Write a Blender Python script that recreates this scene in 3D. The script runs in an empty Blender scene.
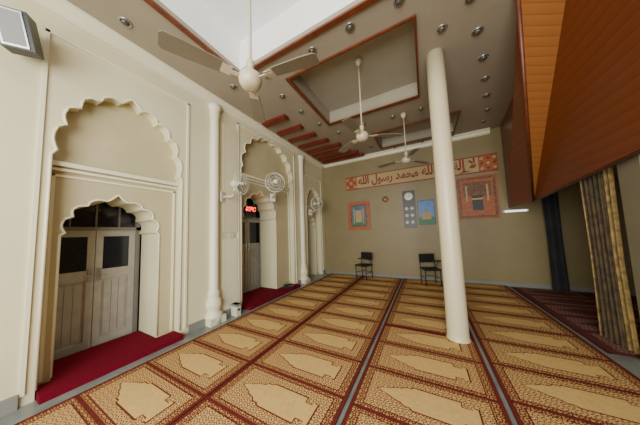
import bpy, bmesh, math, random
from mathutils import Vector, Matrix
random.seed(3)
pi=math.pi
scene=bpy.context.scene

# ------------------------------------------------------------------ materials
def new_mat(name):
    m=bpy.data.materials.new(name); m.use_nodes=True
    nt=m.node_tree; b=nt.nodes["Principled BSDF"]
    return m,nt,b
def mat(name,col,rough=0.6,metal=0.0,var=0.06,scale=3.0,bump=0.0,bscale=40.0,spec=0.5):
    m,nt,b=new_mat(name)
    tc=nt.nodes.new("ShaderNodeTexCoord"); n=nt.nodes.new("ShaderNodeTexNoise")
    n.inputs["Scale"].default_value=scale; n.inputs["Detail"].default_value=4
    nt.links.new(tc.outputs["Object"],n.inputs["Vector"])
    r=nt.nodes.new("ShaderNodeValToRGB")
    r.color_ramp.elements[0].position=.3; r.color_ramp.elements[1].position=.7
    r.color_ramp.elements[0].color=tuple(max(0,c*(1-var)) for c in col)+(1,)
    r.color_ramp.elements[1].color=tuple(min(1,c*(1+var)) for c in col)+(1,)
    nt.links.new(n.outputs["Fac"],r.inputs["Fac"]); nt.links.new(r.outputs["Color"],b.inputs["Base Color"])
    b.inputs["Roughness"].default_value=rough; b.inputs["Metallic"].default_value=metal
    b.inputs["Specular IOR Level"].default_value=spec
    if bump>0:
        n2=nt.nodes.new("ShaderNodeTexNoise"); n2.inputs["Scale"].default_value=bscale
        nt.links.new(tc.outputs["Object"],n2.inputs["Vector"])
        bp=nt.nodes.new("ShaderNodeBump"); bp.inputs["Strength"].default_value=bump; bp.inputs["Distance"].default_value=.01
        nt.links.new(n2.outputs["Fac"],bp.inputs["Height"]); nt.links.new(bp.outputs["Normal"],b.inputs["Normal"])
    return m
def emis(name,col,s):
    m,nt,b=new_mat(name); b.inputs["Base Color"].default_value=col+(1,)
    b.inputs["Emission Color"].default_value=col+(1,); b.inputs["Emission Strength"].default_value=s
    return m
def pattern_mat(name,c1,c2,sx,sy,thr=.5):
    """woven diamond lattice + rosettes"""
    m,nt,b=new_mat(name)
    L=nt.links; N=nt.nodes
    tc=N.new("ShaderNodeTexCoord"); sp=N.new("ShaderNodeSeparateXYZ"); L.new(tc.outputs["Object"],sp.inputs[0])
    def M(op,a,bb=None):
        n=N.new("ShaderNodeMath"); n.operation=op
        for i,v in enumerate((a,bb)):
            if v is None: continue
            if isinstance(v,(int,float)): n.inputs[i].default_value=v
            else: L.new(v,n.inputs[i])
        return n.outputs[0]
    sxn=M('SINE',M('MULTIPLY',sp.outputs[0],2*pi/sx)); syn=M('SINE',M('MULTIPLY',sp.outputs[1],2*pi/sy))
    s2x=M('COSINE',M('MULTIPLY',sp.outputs[0],4*pi/sx)); s2y=M('COSINE',M('MULTIPLY',sp.outputs[1],4*pi/sy))
    v=M('ADD',M('MULTIPLY',sxn,syn),M('MULTIPLY',M('MULTIPLY',s2x,s2y),.9))
    f=M('GREATER_THAN',M('ABSOLUTE',v),thr)
    mx=N.new("ShaderNodeMix"); mx.data_type='RGBA'
    L.new(f,mx.inputs[0]); mx.inputs[6].default_value=c1+(1,); mx.inputs[7].default_value=c2+(1,)
    L.new(mx.outputs[2],b.inputs["Base Color"]); b.inputs["Roughness"].default_value=.95
    b.inputs["Specular IOR Level"].default_value=.1
    return m
def plank_mat(name,c1,c2,width,axis=1,rough=.35):
    m,nt,b=new_mat(name); L=nt.links; N=nt.nodes
    tc=N.new("ShaderNodeTexCoord"); mp=N.new("ShaderNodeMapping"); L.new(tc.outputs["Object"],mp.inputs[0])
    w=N.new("ShaderNodeTexWave"); w.wave_type='BANDS'; w.bands_direction='XYZ'[axis]; w.wave_profile='SAW'
    w.inputs["Scale"].default_value=0.314/width; w.inputs["Distortion"].default_value=0
    L.new(mp.outputs[0],w.inputs["Vector"])
    r=N.new("ShaderNodeValToRGB"); e=r.color_ramp.elements
    e[0].position=.0; e[0].color=tuple(c*.55 for c in c1)+(1,); e[1].position=.10; e[1].color=c1+(1,)
    x=e.new(.95); x.color=c2+(1,)
    L.new(w.outputs["Fac"],r.inputs["Fac"])
    L.new(r.outputs["Color"],b.inputs["Base Color"]); b.inputs["Roughness"].default_value=rough
    return m

WALL=mat("wall_plaster_cream",(.69,.64,.42),.5,var=.05,scale=1.2,bump=.05,bscale=15)
WALLB=mat("back_wall_dimmed",(.255,.20,.095),.5,var=.05)  # weaker light at the far end is put into this darker plaster colour
TRIMW=mat("trim_white_paint",(.78,.735,.54),.4,var=.03)
COLM=mat("column_cream_paint",(.64,.555,.36),.35,var=.03)
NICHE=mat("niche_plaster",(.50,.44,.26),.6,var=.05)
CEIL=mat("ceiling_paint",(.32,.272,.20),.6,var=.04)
COFW=mat("coffer_daylit",(.88,.88,.87),.6,var=.02)  # daylight in the near coffer is painted in as bright white
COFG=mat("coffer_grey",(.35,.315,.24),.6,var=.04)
WOODR=mat("trim_redwood",(.13,.030,.010),.4,var=.25,scale=9)
SLAT=mat("slat_red",(.15,.018,.008),.4,var=.2,scale=6)
FLOORM=mat("floor_marble_grey",(.20,.22,.21),.3,var=.2,scale=5)
REDC=mat("red_carpet",(.15,.004,.016),.95,var=.2,scale=60,bump=.3,bscale=300,spec=.1)
DOORW=mat("door_grey_wood",(.38,.36,.31),.5,var=.10,scale=8)
DOORD=mat("door_molding",(.18,.165,.14),.5,var=.1)
GLASSD=mat("dark_glass",(.012,.014,.02),.12,var=.2)
METAL=mat("brushed_metal",(.45,.45,.45),.3,metal=.9,var=.05)
BLACK=mat("black_plastic",(.010,.010,.012),.4,var=.1)
WHITEP=mat("white_plastic",(.66,.64,.52),.35,var=.03)
FANW=mat("fan_ivory",(.50,.43,.29),.35,var=.05)
FANB=mat("fan_blade",(.18,.15,.10),.35,var=.08)
TAN=mat("rug_tan",(.62,.41,.15),.95,var=.08,scale=30,spec=.1)
RUGB=pattern_mat("rug_border",(.14,.032,.020),(.54,.33,.12),.09,.07,.66)
FIELD=pattern_mat("rug_field",(.15,.042,.022),(.60,.385,.15),.105,.085,.42)
MARM=mat("rug_maroon",(.13,.022,.016),.95,var=.15,scale=30,spec=.1)
FIELD2=pattern_mat("rug_field_purple",(.09,.025,.03),(.26,.16,.12),.13,.11,.5)
RUGP=mat("rug_purple",(.11,.035,.04),.95,var=.15,spec=.1)
PLANK_LIT=plank_mat("gallery_planks_lit",(.30,.11,.028),(.34,.13,.035),.075,axis=2)  # lighter plank colour carries the light caught by the turned face
PLANK_SHADE=plank_mat("gallery_planks_shaded",(.150,.034,.009),(.17,.042,.012),.12,axis=2)  # darker plank colour carries the shade of the down-facing side
PILL=mat("pillar_grey",(.18,.155,.10),.6,var=.05)
GREY=mat("grey_paint",(.22,.22,.20),.5)
DARK=mat("dark_interior",(.02,.02,.02),.8)
ORANGE=mat("poster_orange",(.36,.10,.03),.5,var=.3,scale=14)
BROWN=mat("poster_brown",(.17,.07,.03),.5,var=.5,scale=16)
BLUE=mat("poster_blue",(.02,.14,.42),.4,var=.3,scale=8)
BLUEL=mat("poster_sky",(.09,.15,.22),.4,var=.3,scale=6)
CREAM=mat("poster_cream",(.44,.32,.14),.6,var=.05)
GREEN=mat("poster_green",(.03,.16,.08),.5)
REDT=mat("calligraphy_red",(.25,.03,.010),.5)
LED=emis("led_red",(1,.03,.02),8)
REFL=emis("reflection_glow",(.75,.88,1),2)  # glow painted in for a bluish reflection, not a lamp
LENS=mat("downlight_lens",(.10,.09,.07),.15,metal=.3)

# ------------------------------------------------------------------ builder
class MB:
    def __init__(s): s.bm=bmesh.new(); s.mats=[]
    def mi(s,m):
        if m not in s.mats: s.mats.append(m)
        return s.mats.index(m)
    def face(s,vs,m,smooth=False):
        try: f=s.bm.faces.new(vs)
        except ValueError: return None
        f.material_index=s.mi(m); f.smooth=smooth; return f
    def box(s,x0,x1,y0,y1,z0,z1,m,T=None):
        if x0>x1:x0,x1=x1,x0
        if y0>y1:y0,y1=y1,y0
        if z0>z1:z0,z1=z1,z0
        c=[Vector(p) for p in ((x0,y0,z0),(x1,y0,z0),(x1,y1,z0),(x0,y1,z0),(x0,y0,z1),(x1,y0,z1),(x1,y1,z1),(x0,y1,z1))]
        if T: c=[T@p for p in c]
        v=[s.bm.verts.new(p) for p in c]
        for q in ((0,3,2,1),(4,5,6,7),(0,1,5,4),(1,2,6,5),(2,3,7,6),(3,0,4,7)): s.face([v[i] for i in q],m)
    def prism(s,pts,m,a0,a1,fn,side=None):
        A=[s.bm.verts.new(fn(u,v,a0)) for u,v in pts]; B=[s.bm.verts.new(fn(u,v,a1)) for u,v in pts]
        s.face(A,m); s.face(B[::-1],m); n=len(pts)
        for i in range(n): s.face([A[i],B[i],B[(i+1)%n],A[(i+1)%n]],side or m)
    def poly(s,pts,m):
        s.face([s.bm.verts.new(p) for p in pts],m)
    def rings(s,rs,m,smooth=True,closed=False,cap=True):
        R=[[s.bm.verts.new(p) for p in r] for r in rs]; n=len(R[0])
        k=len(R)
        for i in range(k if closed else k-1):
            a,b=R[i],R[(i+1)%k]
            for j in range(n): s.face([a[j],a[(j+1)%n],b[(j+1)%n],b[j]],m,smooth)
        if cap and not closed:
            s.face(R[0][::-1],m); s.face(R[-1],m)
    def lathe(s,prof,c,m,seg=24,axis='Z',T=None,smooth=True):
        rs=[]
        for r,z in prof:
            ring=[]
            for i in range(seg):
                a=2*pi*i/seg; p=Vector((r*math.cos(a),r*math.sin(a),z))
                if T: p=T@p
                ring.append(p+Vector(c))
            rs.append(ring)
        s.rings(rs,m,smooth)
    def tube(s,path,r,m,seg=8,closed=False):
        path=[Vector(p) for p in path]; rs=[]; n=len(path)
        for i,p in enumerate(path):
            if closed: d=path[(i+1)%n]-path[i-1]
            else: d=path[min(i+1,n-1)]-path[max(i-1,0)]
            d.normalize(); up=Vector((0,0,1)) if abs(d.z)<.9 else Vector((1,0,0))
            a=d.cross(up).normalized(); b=d.cross(a)
            rr=r[i] if isinstance(r,(list,tuple)) else r
            rs.append([p+(a*math.cos(2*pi*k/seg)+b*math.sin(2*pi*k/seg))*rr for k in range(seg)])
        s.rings(rs,m,True,closed)
    def fin(s,name,loc=(0,0,0),parent=None,rot=None):
        bmesh.ops.recalc_face_normals(s.bm,faces=s.bm.faces[:])
        me=bpy.data.meshes.new(name); s.bm.to_mesh(me); s.bm.free()
        for m in s.mats: me.materials.append(m)
        o=bpy.data.objects.new(name,me); scene.collection.objects.link(o); o.location=loc
        if rot: o.rotation_euler=rot
        if parent: o.parent=parent
        return o

H=4.25; WX=-3.5; BY=6.9
# ------------------------------------------------------------------ floor
b=MB(); b.box(-4.6,4.6,-4,BY+.2,-.12,0,FLOORM); b.fin("floor")

# ------------------------------------------------------------------ carpets
def mihrab(w):
    half=[(.10,.45),(.10,.80),(.14,.80),(.14,.62),(.22,.62),(.22,1.0),(.60,1.0),(.62,.84),(.67,.84),(.70,.62),(.76,.52),(.82,.26),(.86,.20),(.91,0)]
    return [(u,v*w) for u,v in half]+[(u,-v*w) for u,v in half[::-1] if v>0]
def carpet(name,x0,x1,y0,n,pitch,field,border,tan,line,gaps=()):
    b=MB(); L=x1-x0; z=.012
    y1=y0+n*pitch
    b.box(x0,x1,y0,y1,.001,z,border)
    for xa in (x0+.0,x1-.035): b.box(xa,xa+.035,y0,y1,.001,z+.001,line)
    for i in range(n):
        a=y0+i*pitch; c=a+pitch/2
        def R(x_0,x_1,ya,yb,k,m): b.box(x_0,x_1,ya,yb,z,z+k,m)
        R(x0+.03,x1-.03,a-.016,a+.016,.0010,line)
        R(x0+.10,x1-.10,a+.048,a+pitch-.048,.0012,line)
        R(x0+.110,x1-.110,a+.058,a+pitch-.058,.0018,field)
        for k,mm,g in ((.0024,line,.012),(.0030,tan,0)):
            pts=[]
            for u,v in mihrab(.130):
                if g: u2=.505+(u-.505)*1.035; v2=v*1.10
                else: u2,v2=u,v
                pts.append((x1-.108-u2*(L-.216),c+v2))
            b.prism(pts,mm,z,z+k,lambda u,v,a_:(u,v,a_))
    for g in gaps: b.box(x0+.02,x1-.02,g-.025,g+.025,z,z+.006,line)
    return b.fin(name)
P=.565
carpet("prayer_carpet",-3.20,-1.97,-1.0,14,P-.005,FIELD,RUGB,TAN,MARM)
carpet("prayer_carpet",-1.96,-.74,-1.0,14,P-.005,FIELD,RUGB,TAN,MARM)
carpet("prayer_carpet",-.70,.50,-1.05,14,P,FIELD,RUGB,TAN,MARM,gaps=(3.42,))
carpet("prayer_carpet",.54,1.76,-.95,14,P-.006,FIELD,RUGB,TAN,MARM)
carpet("prayer_carpet",1.82,3.0,3.75,5,.60,FIELD2,RUGP,RUGP,MARM)
carpet("prayer_carpet",3.04,4.2,3.75,5,.60,FIELD2,RUGP,RUGP,MARM)

# ------------------------------------------------------------------ left wall with multifoil arches
def foil(c,w,z0,rise,n=9,k=.10,N=120,point=.0):
    pts=[]
    for i in range(N+1):
        a=pi*i/N
        kk=k*(.45+.55*abs(math.cos(a)))
        rr=1-kk*(1-abs(math.sin(n*a)))**1.3
        y=c-w*math.cos(a)*rr; z=z0+rise*(math.sin(a)**.80)*rr
        tip=point*max(0,1-abs(a-pi/2)/.16)**1.5
        pts.append((y,z+tip))
    pts[0]=(c-w,z0); pts[-1]=(c+w,z0)
    return pts
def wall_fn(u,v,a): return (a,u,v)
def arch_panel(b,ya,yb,z1,c,w,z0,rise,xa,xb,m,side,n=9,k=.10,point=0):
    A=foil(c,w,z0,rise,n,k,point=point)
    pts=[(ya,0),(c-w,0)]+A+[(c+w,0),(yb,0),(yb,z1),(ya,z1)]
    b.prism(pts,m,xa,xb,wall_fn,side)
def rim(b,c,w,z0,rise,x,m,n,k,point,r=.014,zb=.1):
    A=foil(c,w,z0,rise,n,k,point=point,N=90)
    path=[(x,c-w,zb)]+[(x,y,z) for y,z in A]+[(x,c+w,zb)]
    b.tube(path,r,m,6)
bays=[ # ya,yb, niche c,w,z0,rise, inner c,w,z0,rise
 (-.0,2.22,1.125,.650,2.50,.95, 1.065,.475,1.62,.48,7),
 (2.45,5.25,3.93,.97,3.05,1.0, 3.70,.58,1.95,.66,7),
 (5.45,BY,6.16,.50,2.55,.60, 6.16,.36,1.75,.42,5)]
b=MB()
b.box(-4.4,WX,-1.6,0,0,H,WALL)
b.box(-4.4,WX,2.22,2.45,0,H,WALL)
b.box(-4.4,WX,5.25,5.45,0,H,WALL)
for (ya,yb,c,w,z0,ri,c2,w2,z2,r2,n2) in bays:
    arch_panel(b,ya,yb,H,c,w,z0,ri,WX-.16,WX,WALL,WALL,9,.09,.05)
    rim(b,c,w,z0,ri,WX+.0,TRIMW,9,.09,.05,.013)
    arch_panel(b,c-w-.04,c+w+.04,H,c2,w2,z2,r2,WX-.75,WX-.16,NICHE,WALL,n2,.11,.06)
    rim(b,c2,w2,z2,r2,WX-.16,TRIMW,n2,.11,.06,.013)
    zs=z2+r2+.31
    b.box(WX-.16,WX-.085,c-w+.01,c+w-.01,zs,zs+.05,TRIMW)
    b.box(WX-.16,WX-.115,c-w+.01,c+w-.01,zs-.05,zs-.02,TRIMW)
    for yy in (c-w+.035,c+w-.06): b.box(WX-.16,WX-.14,yy,yy+.025,.1,zs-.09,TRIMW)
    b.box(WX-.16,WX-.14,c-w+.035,c+w-.035,zs-.115,zs-.09,TRIMW)
    zt=min(z0+ri+.42,H-.22)
    fy0,fy1=c-w-.09,c+w+.09
    for (p,q,r_,s_) in ((fy0,fy0+.03,0.1,zt),(fy1-.03,fy1,0.1,zt),(fy0,fy1,zt-.03,zt)):
        b.box(WX,WX+.020,p,q,r_,s_,TRIMW)
b.box(-4.5,-4.4,-1.6,BY,0,H,DARK)
b.fin("wall_left")
b=MB()
b.prism([(0,H),(0,H-.16),(.03,H-.16),(.035,H-.12),(.07,H-.09),(.08,H-.05),(.12,H-.03),(.12,H)],TRIMW,-1.6,BY,lambda u,v,a:(WX+u,a,v))
b.fin("trim_cornice_left")
b=MB()
for y0,y1 in ((-1.6,.38),(1.90,2.15),(2.5,2.86),(5.0,5.15),(6.72,BY)): b.box(WX,WX+.03,y0,y1,0,.13,GREY)
b.fin("baseboard_left")

for y in (2.33,5.35):
    b=MB()
    prof=[(.15,0),(.15,.16),(.125,.19),(.10,.22),(.13,.28),(.14,.34),(.12,.42),(.095,.47),(.11,.50),(.10,.54),(.080,.60),(.078,2.2),(.078,3.85),(.098,3.90),(.085,3.95),(.11,4.02),(.13,4.09)]
    b.lathe(prof,(WX+.02,y,0),TRIMW,28)
    b.box(WX,WX+.16,y-.15,y+.15,0,.12,TRIMW)
    b.fin("engaged_column")
b=MB()
b.box(WX,WX+.02,2.52,2.85,.13,1.5,TRIMW); b.box(WX,WX+.02,2.52,2.85,1.62,3.85,WALL)
b.box(WX+.02,WX+.03,2.64,2.76,1.52,1.60,WHITEP)
b.fin("trim_pier_panel")

b=MB(); b.box(WX-.155,WX+.13,.485,1.77,.001,.07,REDC); b.box(-4.22,WX-.155,.60,1.53,.001,.07,REDC); b.fin("red_threshold_carpet")
b=MB(); b.box(WX-.155,WX+.20,3.00,4.88,.001,.07,REDC); b.box(-4.22,WX-.155,3.14,4.26,.001,.07,REDC); b.fin("red_threshold_carpet")

# doors
def door(name,c,w,zt,ztr,x=-4.315):
    b=MB(); z0=.002
    b.box(x-.06,x+.03,c-w,c-w+.05,z0,ztr,DOORD); b.box(x-.06,x+.03,c+w-.05,c+w,z0,ztr,DOORD)
    b.box(x-.06,x+.03,c-w,c+w,zt,zt+.05,DOORD)
    for s_ in (-1,1):
        a0,a1=(c-w+.05,c-.004) if s_<0 else (c+.004,c+w-.05)
        st=.075
        b.box(x-.04,x,a0,a0+st,z0,zt,DOORW); b.box(x-.04,x,a1-st,a1,z0,zt,DOORW)
        hh=zt-z0; m1=z0+hh*.66; m0=z0+hh*.58
        for q0,q1 in ((z0,z0+.14),(m0,m1),(zt-.09,zt)): b.box(x-.04,x,a0+st,a1-st,q0,q1,DOORW)
        b.box(x-.035,x-.02,a0+st,a1-st,m1,zt-.09,GLASSD)
        b.box(x-.035,x-.022,a0+st,a1-st,z0+.14,m0,DOORW)
        b.box(x-.03,x-.008,a0+st+.03,a1-st-.03,z0+.18,m0-.04,DOORW)
        for k in range(1,3):
            yy=a0+st+.03+(a1-a0-2*st-.06)*k/3; b.box(x-.02,x-.006,yy-.003,yy+.003,z0+.18,m0-.04,DOORD)
        yh=a1-.04 if s_<0 else a0+.04
        b.box(x,x+.012,yh-.022,yh+.022,m0-.02,m1+.02,METAL)
        b.tube([(x+.01,yh,m0+.06),(x+.05,yh,m0+.06),(x+.05,yh+s_*.07,m0+.06)],.008,METAL)
    b.box(x-.05,x-.03,c-w,c+w,zt+.05,ztr,GLASSD)
    for k in range(1,4): 
        yy=c-w+2*w*k/4; b.box(x-.03,x-.01,yy-.01,yy+.01,zt+.05,ztr,DOORD)
    return b.fin(name)
door("door_1",1.03,.50,1.70,2.25)
door("door_2",3.85,.60,2.0,2.75)
door("door_3",6.16,.38,1.75,2.25)

# LED sign
b=MB(); b.box(-4.04,-4.0,3.52,3.88,2.16,2.31,BLACK)
for i in range(13):
    for j in range(5):
        if random.random()<.6: b.box(-4.0,-3.995,3.535+i*.026,3.552+i*.026,2.175+j*.025,2.192+j*.025,LED)
b.tube([(-4.02,3.58,2.31),(-4.02,3.58,2.60)],.006,METAL); b.tube([(-4.02,3.82,2.31),(-4.02,3.82,2.60)],.006,METAL)
b.fin("led_display_sign")

# ------------------------------------------------------------------ back wall and right side
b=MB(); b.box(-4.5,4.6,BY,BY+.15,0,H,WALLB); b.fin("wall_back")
b=MB(); b.prism([(0,H),(0,H-.14),(.04,H-.12),(.06,H-.05),(.10,H-.03),(.10,H)],TRIMW,WX+.12,1.75,lambda u,v,a:(a,BY-u,v)); b.fin("trim_cornice_back")
b=MB(); b.box(WX,4.4,BY-.02,BY,0,.10,GREY); b.fin("baseboard_back")
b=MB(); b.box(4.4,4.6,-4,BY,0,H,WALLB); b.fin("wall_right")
b=MB(); b.box(2.0,4.4,-.6,-.5,0,2.44,PILL); b.fin("wall_side_room")

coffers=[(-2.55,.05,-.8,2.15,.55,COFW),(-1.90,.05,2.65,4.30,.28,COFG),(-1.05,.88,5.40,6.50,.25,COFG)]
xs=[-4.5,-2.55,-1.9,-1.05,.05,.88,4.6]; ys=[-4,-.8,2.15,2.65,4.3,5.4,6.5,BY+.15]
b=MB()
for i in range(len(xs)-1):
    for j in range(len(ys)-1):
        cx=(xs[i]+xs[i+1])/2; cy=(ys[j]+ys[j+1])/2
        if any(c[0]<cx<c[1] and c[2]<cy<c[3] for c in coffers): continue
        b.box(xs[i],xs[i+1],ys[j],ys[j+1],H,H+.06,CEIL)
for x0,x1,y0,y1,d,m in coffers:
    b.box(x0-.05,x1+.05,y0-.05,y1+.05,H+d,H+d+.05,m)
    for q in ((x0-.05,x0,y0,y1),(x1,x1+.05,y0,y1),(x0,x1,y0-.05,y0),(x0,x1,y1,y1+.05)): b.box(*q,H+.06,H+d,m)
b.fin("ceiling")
for k,(x0,x1,y0,y1,d,m) in enumerate(coffers):
    b=MB(); t=.07; t2=.07 if k==0 else .03
    for q in ((x0-t,x0,y0-t2,y1+t),(x1,x1+t2,y0-t2,y1+t),(x0,x1,y0-t2,y0),(x0,x1,y1,y1+t)): b.box(*q,H-.03,H,WOODR)
    b.fin("trim_coffer_%d"%(k+1))
for y,xr,wd in ((3.42,-2.62,.17),(3.95,-2.55,.17),(4.45,-2.45,.17),(4.93,-2.3,.17),(5.38,-2.1,.17),(5.80,-1.95,.17),(6.2,-1.8,.17),(6.56,-1.7,.15)):
    b=MB(); b.box(-3.30,xr,y,y+wd,H-.06,H,SLAT); b.box(-3.28,xr-.02,y+.02,y+wd-.02,H-.075,H-.06,SLAT); b.fin("ceiling_slat")

def dl():
    b=MB()
    b.lathe([(.064,0),(.068,-.010),(.060,-.016),(.046,-.014),(.042,.0)],(0,0,0),METAL,20)
    b.lathe([(.042,-.003),(.040,-.022),(.026,-.036),(.0001,-.042)],(0,0,0),LENS,20)
    return b.fin("ceiling_downlight")
pos=[(-3.12,.9),(-2.96,1.45),(-2.9,2.3),(-2.2,2.4),(-1.3,2.4),(-.7,2.36),(-.09,2.36),(.66,2.75),(.82,3.29),(1.0,3.87),(1.15,4.45),(1.3,5.05),(1.45,5.7),(1.5,6.3),
 (.45,4.7),(.40,5.1),(-2.3,2.95),(-2.25,3.55),(-2.15,4.2),(-1.9,4.85),(-1.2,4.8),(-.5,4.85),(.1,4.85),(-1.45,5.5),(-1.35,6.2),(.7,2.1),(.4,1.4),(.9,6.7),(.1,6.7),(-.7,6.7),(.38,3.0),(.4,4.0)]
d0=dl(); d0.location=(pos[0][0],pos[0][1],H)
for p in pos[1:]:
    o=bpy.data.objects.new("ceiling_downlight",d0.data); scene.collection.objects.link(o); o.location=(p[0],p[1],H)

# ------------------------------------------------------------------ free column
b=MB()
b.lathe([(.146,0),(.146,.02),(.135,.035),(.132,.10),(.130,.5),(.124,3.5),(.122,H)],(.31,3.42,0),COLM,40)
b.fin("round_column")

# ------------------------------------------------------------------ gallery (wood clad)
HT=H-.003
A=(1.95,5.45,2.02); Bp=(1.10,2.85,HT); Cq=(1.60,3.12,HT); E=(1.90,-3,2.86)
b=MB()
b.poly([A,Bp,Cq],PLANK_LIT)
b.poly([A,Cq,(1.60,-3,HT),E],PLANK_SHADE)
b.poly([A,(1.98,BY-.01,2.02),(1.98,BY-.01,HT),(1.7,4.5,HT),Bp],PLANK_SHADE)
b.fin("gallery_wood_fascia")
b=MB(); b.box(2.0,4.4,-3,BY,2.45,2.55,GREY); b.fin("ceiling_side_room")
b=MB(); b.tube([(A[0]-.01,A[1],A[2]),(Bp[0]-.01,Bp[1],Bp[2])],.022,WOODR,6); b.tube([A,E],.02,WOODR,6); b.fin("trim_gallery_edge")

b=MB(); b.box(2.02,2.9,3.35,3.62,0,2.445,PILL); b.box(2.0,2.92,3.33,3.64,0,.10,GREY)
b.box(2.16,2.24,3.335,3.35,1.50,1.58,WHITEP); b.fin("square_pillar")

def curtain(name,x,y,w,z0,z1,ang,m1,m2,amp=.035,n=9):
    b=MB(); N=120
    rows=[z0,z0+(z1-z0)*.45,z0+(z1-z0)*.5,z1]
    scl=[1.0,.9,.9,1.0]
    R=[]
    for z,s in zip(rows,scl):
        r=[]
        for i in range(N+1):
            t=i/N; u=(t-.5)*w*s; v=amp*math.sin(t*n*2*pi)
            r.append(b.bm.verts.new((x+u*math.cos(ang)-v*math.sin(ang),y+u*math.sin(ang)+v*math.cos(ang),z)))
        R.append(r)
    for a_,b_ in zip(R[:-1],R[1:]):
        for i in range(N): b.face([a_[i],a_[i+1],b_[i+1],b_[i]],m1 if (i//5)%3 else m2,True)
    b.tube([(x-w*.6*math.cos(ang),y-w*.6*math.sin(ang),z1),(x+w*.6*math.cos(ang),y+w*.6*math.sin(ang),z1)],.012,METAL)
    return b.fin(name)
CB=mat("curtain_brown",(.055,.034,.013),.8,var=.6,scale=14); CG=mat("curtain_gold",(.22,.135,.035),.7,var=.6,scale=14)
CK=mat("curtain_dark",(.02,.02,.022),.8,var=.3); CK2=mat("curtain_dark_blue",(.035,.035,.04),.8,var=.3)
curtain("curtain",2.07,4.06,.50,.02,2.30,pi/2+.1,CB,CG,n=7)
curtain("curtain",2.66,6.65,.30,.02,2.40,.3,CK,CK2,n=6)

# ------------------------------------------------------------------ ceiling fans
def ceiling_fan(x,y,z,r,ang,ztop):
    b=MB()
    b.lathe([(.02,-.085),(.06,-.08),(.085,-.06),(.10,-.03),(.105,0),(.10,.03),(.075,.055),(.035,.075),(.03,.12),(.04,.13),(.035,.18),(.014,.20)],(0,0,0),FANW,32)
    b.lathe([(.013,.18),(.013,ztop-z-.06)],(0,0,0),FANW,12)
    b.lathe([(.02,ztop-z-.12),(.055,ztop-z-.06),(.06,ztop-z)],(0,0,0),FANW,20)
    for k in range(3):
        T=Matrix.Rotation(ang+k*2*pi/3,4,'Z')@Matrix.Rotation(math.radians(9),4,'X')
        b.box(.08,.24,-.018,.018,-.012,-.004,FANW,T); b.box(.17,.25,-.045,.045,-.010,-.003,FANW,T)
        out=[(.20,-.052),(.30,-.062),(r*.8,-.072),(r-.02,-.07),(r,-.05),(r,.05),(r-.02,.07),(r*.8,.072),(.30,.062),(.20,.052)]
        b.prism(out,FANB,-.003,.004,lambda u,v,a,T=T:T@Vector((u,v*1.0,a-.02*(u/r)**2)))
    return b.fin("ceiling_fan",(x,y,z))
ceiling_fan(-1.33,1.24,2.98,.66,math.radians(8),H+.55)
ceiling_fan(-.83,3.2,3.15,.66,math.radians(25),H+.28)
ceiling_fan(-.27,4.85,3.15,.66,math.radians(50),H)

def wall_fan(p,yaw,arm):
    b=MB(); R=.22
    def P(x,a,r): return (x,r*math.cos(a),r*math.sin(a))
    for x,r in ((.10,.05),(.09,.11),(.07,.17),(.0,R),(-.035,R),(-.08,.16)):
        b.tube([P(x,2*pi*i/32,r) for i in range(32)],.003 if r<R else .007,WHITEP,5,closed=True)
    for i in range(28):
        a=2*pi*i/28
        b.tube([P(.10,a,.05),P(.09,a,.11),P(.07,a,.17),P(0,a,R),P(-.035,a,R),P(-.08,a,.16),P(-.09,a,.06)],.0017,WHITEP,4)
    T=Matrix.Rotation(pi/2,4,'Y')
    b.lathe([(.001,.105),(.04,.10),(.05,.09)],(0,0,0),WHITEP,20,T=T)
    b.lathe([(.03,.05),(.035,-.02),(.07,-.06),(.085,-.12),(.07,-.2),(.001,-.22)],(0,0,0),WHITEP,20,T=T)
    for k in range(3):
        Tk=Matrix.Rotation(k*2*pi/3+.4,4,'X')@Matrix.Rotation(.4,4,'Z')
        b.prism([(.03,-.03),(.10,-.075),(.17,-.07),(.195,0),(.16,.05),(.08,.045),(.03,.03)],FANB,-.003,.003,lambda u,v,a,Tk=Tk:Tk@Vector((a,v,u)))
    b.tube([(-.14,0,0),(-.15,0,-.14),(-.15,0,-.2),(-.20,0,-.24),(-arm,0,-.24)],.02,WHITEP,10)
    b.box(-arm-.02,-arm+.02,-.07,.07,-.34,-.14,WHITEP)
    return b.fin("wall_fan",p,rot=(0,0,yaw))
wall_fan((-3.10,2.64,2.56),.35,.40)
wall_fan((-2.96,3.46,2.74),-.75,.66)
wall_fan((-3.06,5.62,2.50),-.5,.46)

# speaker upper left
b=MB()
T=Matrix.Translation((-3.28,.22,3.54))@Matrix.Rotation(-.45,4,'Z')@Matrix.Rotation(.25,4,'Y')@Matrix.Rotation(.12,4,'X')@Matrix.Scale(.82,4)
b.box(-.10,.10,-.12,.12,-.20,.20,BLACK,T); b.box(.10,.112,-.105,.085,-.185,.185,METAL,T)
b.box(-.25,-.10,-.03,.03,-.03,.03,BLACK,T)
b.box(.112,.116,-.09,.07,-.165,.165,GREY,T)
b.fin("wall_speaker")

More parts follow.
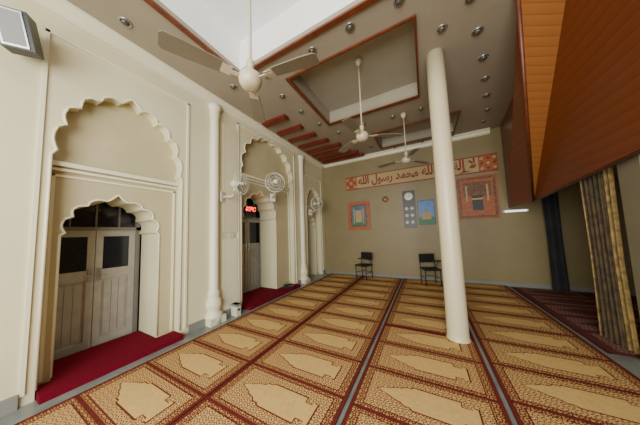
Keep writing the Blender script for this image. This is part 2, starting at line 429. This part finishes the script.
# ------------------------------------------------------------------ back wall hangings
def framed(name,x0,x1,z0,z1,fr,parts,t=.035,d=.03):
    b=MB(); y=BY
    b.box(x0,x1,y-d,y-.002,z0,z1,fr)
    for (a0,a1,c0,c1,m,k) in parts:
        W=x1-x0-2*t; Hh=z1-z0-2*t
        b.box(x0+t+a0*W,x0+t+a1*W,y-d-k*.003,y-d,z0+t+c0*Hh,z0+t+c1*Hh,m)
    return b,y-d
b,_=framed("wall_poster",-2.47,-1.66,1.60,2.62,ORANGE,[(0,1,0,1,ORANGE,1),(.1,.9,.08,.92,BROWN,2),(.16,.84,.14,.86,BLUEL,3),(.2,.8,.14,.4,GREEN,4),(.35,.65,.25,.7,CREAM,5),(.25,.30,.2,.78,CREAM,5),(.7,.75,.2,.78,CREAM,5)]); b.fin("wall_poster")
b,_=framed("x",.88,1.80,1.78,2.98,ORANGE,[(0,1,0,1,BROWN,1),(.07,.93,.05,.95,ORANGE,2),(.13,.87,.52,.88,BROWN,3),(.13,.87,.10,.52,ORANGE,4),(.36,.64,.18,.55,BLACK,5),(.36,.64,.44,.48,TAN,6),(.2,.25,.4,.8,CREAM,5),(.75,.8,.4,.8,CREAM,5)]); b.fin("wall_poster")
b,_=framed("x",-.16,.30,1.68,2.44,BLACK,[(0,1,0,1,BLUE,1),(0,1,0,.3,GREEN,2),(.2,.8,.2,.5,CREAM,3),(.4,.6,.5,.7,BLUEL,3)],t=.02); b.fin("framed_picture")
b,yy=framed("x",-.58,-.22,1.60,2.80,BLACK,[],t=.02)
def disc(cx,cz,r,hh=1):
    T=Matrix.Rotation(pi/2,4,'X')
    b.lathe([(r,0),(r,.01),(r*.9,.013),(.001,.014)],(cx,yy,cz),WHITEP,24,T=T)
    b.box(cx-.004,cx+.004,yy-.018,yy-.014,cz,cz+r*.75,BLACK); b.box(cx,cx+r*.5,yy-.018,yy-.014,cz-.004,cz+.004,BLACK)
disc(-.40,2.61,.125)
for j in range(3):
    for s_ in (-1,1): disc(-.40+s_*.08,2.22-j*.22,.05)
b.fin("prayer_times_clock_board")
b=MB(); T=Matrix.Rotation(pi/2,4,'X'); cx,cz=-1.12,2.60
b.lathe([(.105,0),(.105,.02),(.09,.03)],(cx,BY,cz),ORANGE,24,T=T); b.lathe([(.082,.03),(.001,.032)],(cx,BY,cz),CREAM,24,T=T)
b.box(cx-.004,cx+.004,BY-.038,BY-.033,cz,cz+.065,BLACK); b.box(cx,cx+.045,BY-.038,BY-.033,cz-.004,cz+.004,BLACK); b.fin("wall_clock")
# calligraphy frieze
b=MB(); y=BY
x0,x1,z0,z1=-2.5,1.86,3.07,3.55
b.box(x0,x1,y-.02,y-.002,z0,z1,CREAM)
for q in ((x0,x1,z0,z0+.03),(x0,x1,z1-.03,z1)): b.box(q[0],q[1],y-.026,y-.02,q[2],q[3],REDT)
for xa in (x0,x1-.42):
    b.box(xa,xa+.42,y-.024,y-.02,z0,z1,ORANGE)
    for i in range(3):
        for j in range(3):
            cx=xa+.07+i*.14; cz=z0+.10+j*.14
            b.prism([(cx-.05,cz),(cx,cz-.05),(cx+.05,cz),(cx,cz+.05)],REDT if (i+j)%2 else CREAM,y-.03,y-.024,lambda u,v,a:(u,a,v))
fr=b.fin("calligraphy_frieze")
log="\uFEFB \uFE87\uFEDF\uFEEA \uFE87\uFEFB \uFE8D\uFEDF\uFEE0\uFEEA \uFEE3\uFEA4\uFEE4\uFEAA \uFEAD\uFEB3\uFEEE\uFEDD \uFE8D\uFEDF\uFEE0\uFEEA"
cu=bpy.data.curves.new("kalima_lettering",'FONT'); cu.body=log[::-1]; cu.align_x='LEFT'; cu.align_y='BOTTOM_BASELINE'; cu.size=.42; cu.extrude=.004; cu.offset=.014
cu.materials.append(REDT)
t=bpy.data.objects.new("kalima_lettering",cu); scene.collection.objects.link(t)
bpy.context.view_layer.update()
bb=[Vector(c) for c in t.bound_box]; mnx=min(c.x for c in bb); mxx=max(c.x for c in bb); mny=min(c.y for c in bb); mxy=max(c.y for c in bb)
sx=(x1-x0-.96)/max(.01,mxx-mnx); sy=.41/max(.01,mxy-mny)
t.scale=(sx,sy,1); t.rotation_euler=(pi/2,0,0)
t.location=((x0+x1)/2-sx*(mnx+mxx)/2,y-.028,(z0+z1)/2-sy*(mny+mxy)/2); t.parent=fr

# bluish reflection on the wall, built as a glowing tube with housing
b=MB(); b.box(1.84,2.34,BY-.05,BY+.004,1.90,1.97,WHITEP); b.tube([(1.87,BY-.07,1.935),(2.31,BY-.07,1.935)],.016,REFL,10)
for xx in (1.86,2.32): b.box(xx-.015,xx+.015,BY-.09,BY-.05,1.91,1.96,WHITEP)
b.fin("reflection_tube")

def chair(x,y,ang):
    b=MB()
    for sx in (-1,1):
        b.tube([(sx*.19,-.18,0),(sx*.19,-.18,.42)],.013,BLACK); b.tube([(sx*.19,.18,0),(sx*.19,.16,.42),(sx*.19,.20,.82)],.013,BLACK)
        b.tube([(sx*.19,-.18,.2),(sx*.19,.18,.2)],.009,BLACK)
    b.box(-.21,.21,-.20,.19,.41,.45,BLACK); b.box(-.20,.20,.175,.215,.58,.82,BLACK)
    b.tube([(-.19,.18,.2),(.19,.18,.2)],.009,BLACK)
    b.tube([(.19,.15,.42),(.22,-.05,.64),(.22,-.2,.66)],.010,BLACK); b.box(-.02,.25,-.30,-.08,.66,.68,BLACK)
    return b.fin("chair",(x,y,.018),rot=(0,0,ang))
chair(-1.85,6.45,-.3); chair(.05,6.3,.35)
b=MB(); b.prism([(-.14,-.05),(.10,-.055),(.15,-.02),(.15,.03),(.10,.055),(-.14,.04)],BLACK,0,.04,lambda u,v,a:(u,v,a)); b.prism([(-.14,-.05),(-.02,-.05),(-.02,.045),(-.14,.04)],BLACK,.04,.09,lambda u,v,a:(u,v,a)); b.fin("shoe",(-3.43,4.5,.072),rot=(0,0,.8))
b=MB(); b.box(-.08,.08,-.05,.05,0,.22,WHITEP); b.box(-.085,.085,-.055,.055,.18,.22,GREY); b.box(.08,.09,-.02,.02,.10,.14,BLACK); b.fin("donation_box",(WX+.125,2.72,0))

# ------------------------------------------------------------------ lights
w=bpy.data.worlds.new("World"); scene.world=w; w.use_nodes=True
bg=w.node_tree.nodes["Background"]; bg.inputs[0].default_value=(.64,.84,1.0,1); bg.inputs[1].default_value=1.6
def area(name,loc,rot,sx,sy,e,col):
    l=bpy.data.lights.new(name,'AREA'); l.shape='RECTANGLE'; l.size=sx; l.size_y=sy; l.energy=e; l.color=col
    o=bpy.data.objects.new(name,l); scene.collection.objects.link(o); o.location=loc; o.rotation_euler=rot; return o
area("courtyard_daylight",(-.3,-2.6,2.1),(pi/2-.05,0,.20),3.4,3.0,480,(1.0,.965,.88))

# ------------------------------------------------------------------ camera
f=197.; cyp=218.
Y=Vector((105,cyp-229,-f)).normalized(); X=Vector((374,246-cyp,197.)); X-=X.dot(Y)*Y; X.normalize(); Z=X.cross(Y)
cam=bpy.data.cameras.new("camera"); co=bpy.data.objects.new("camera",cam); scene.collection.objects.link(co)
R=Matrix((X,Y,Z))
M4=R.to_4x4(); M4.translation=Vector((0,0,1.55)); co.matrix_world=M4
cam.sensor_width=36; cam.lens=f/640*36; cam.clip_start=.05; cam.shift_y=(cyp-212.5)/640
scene.camera=co
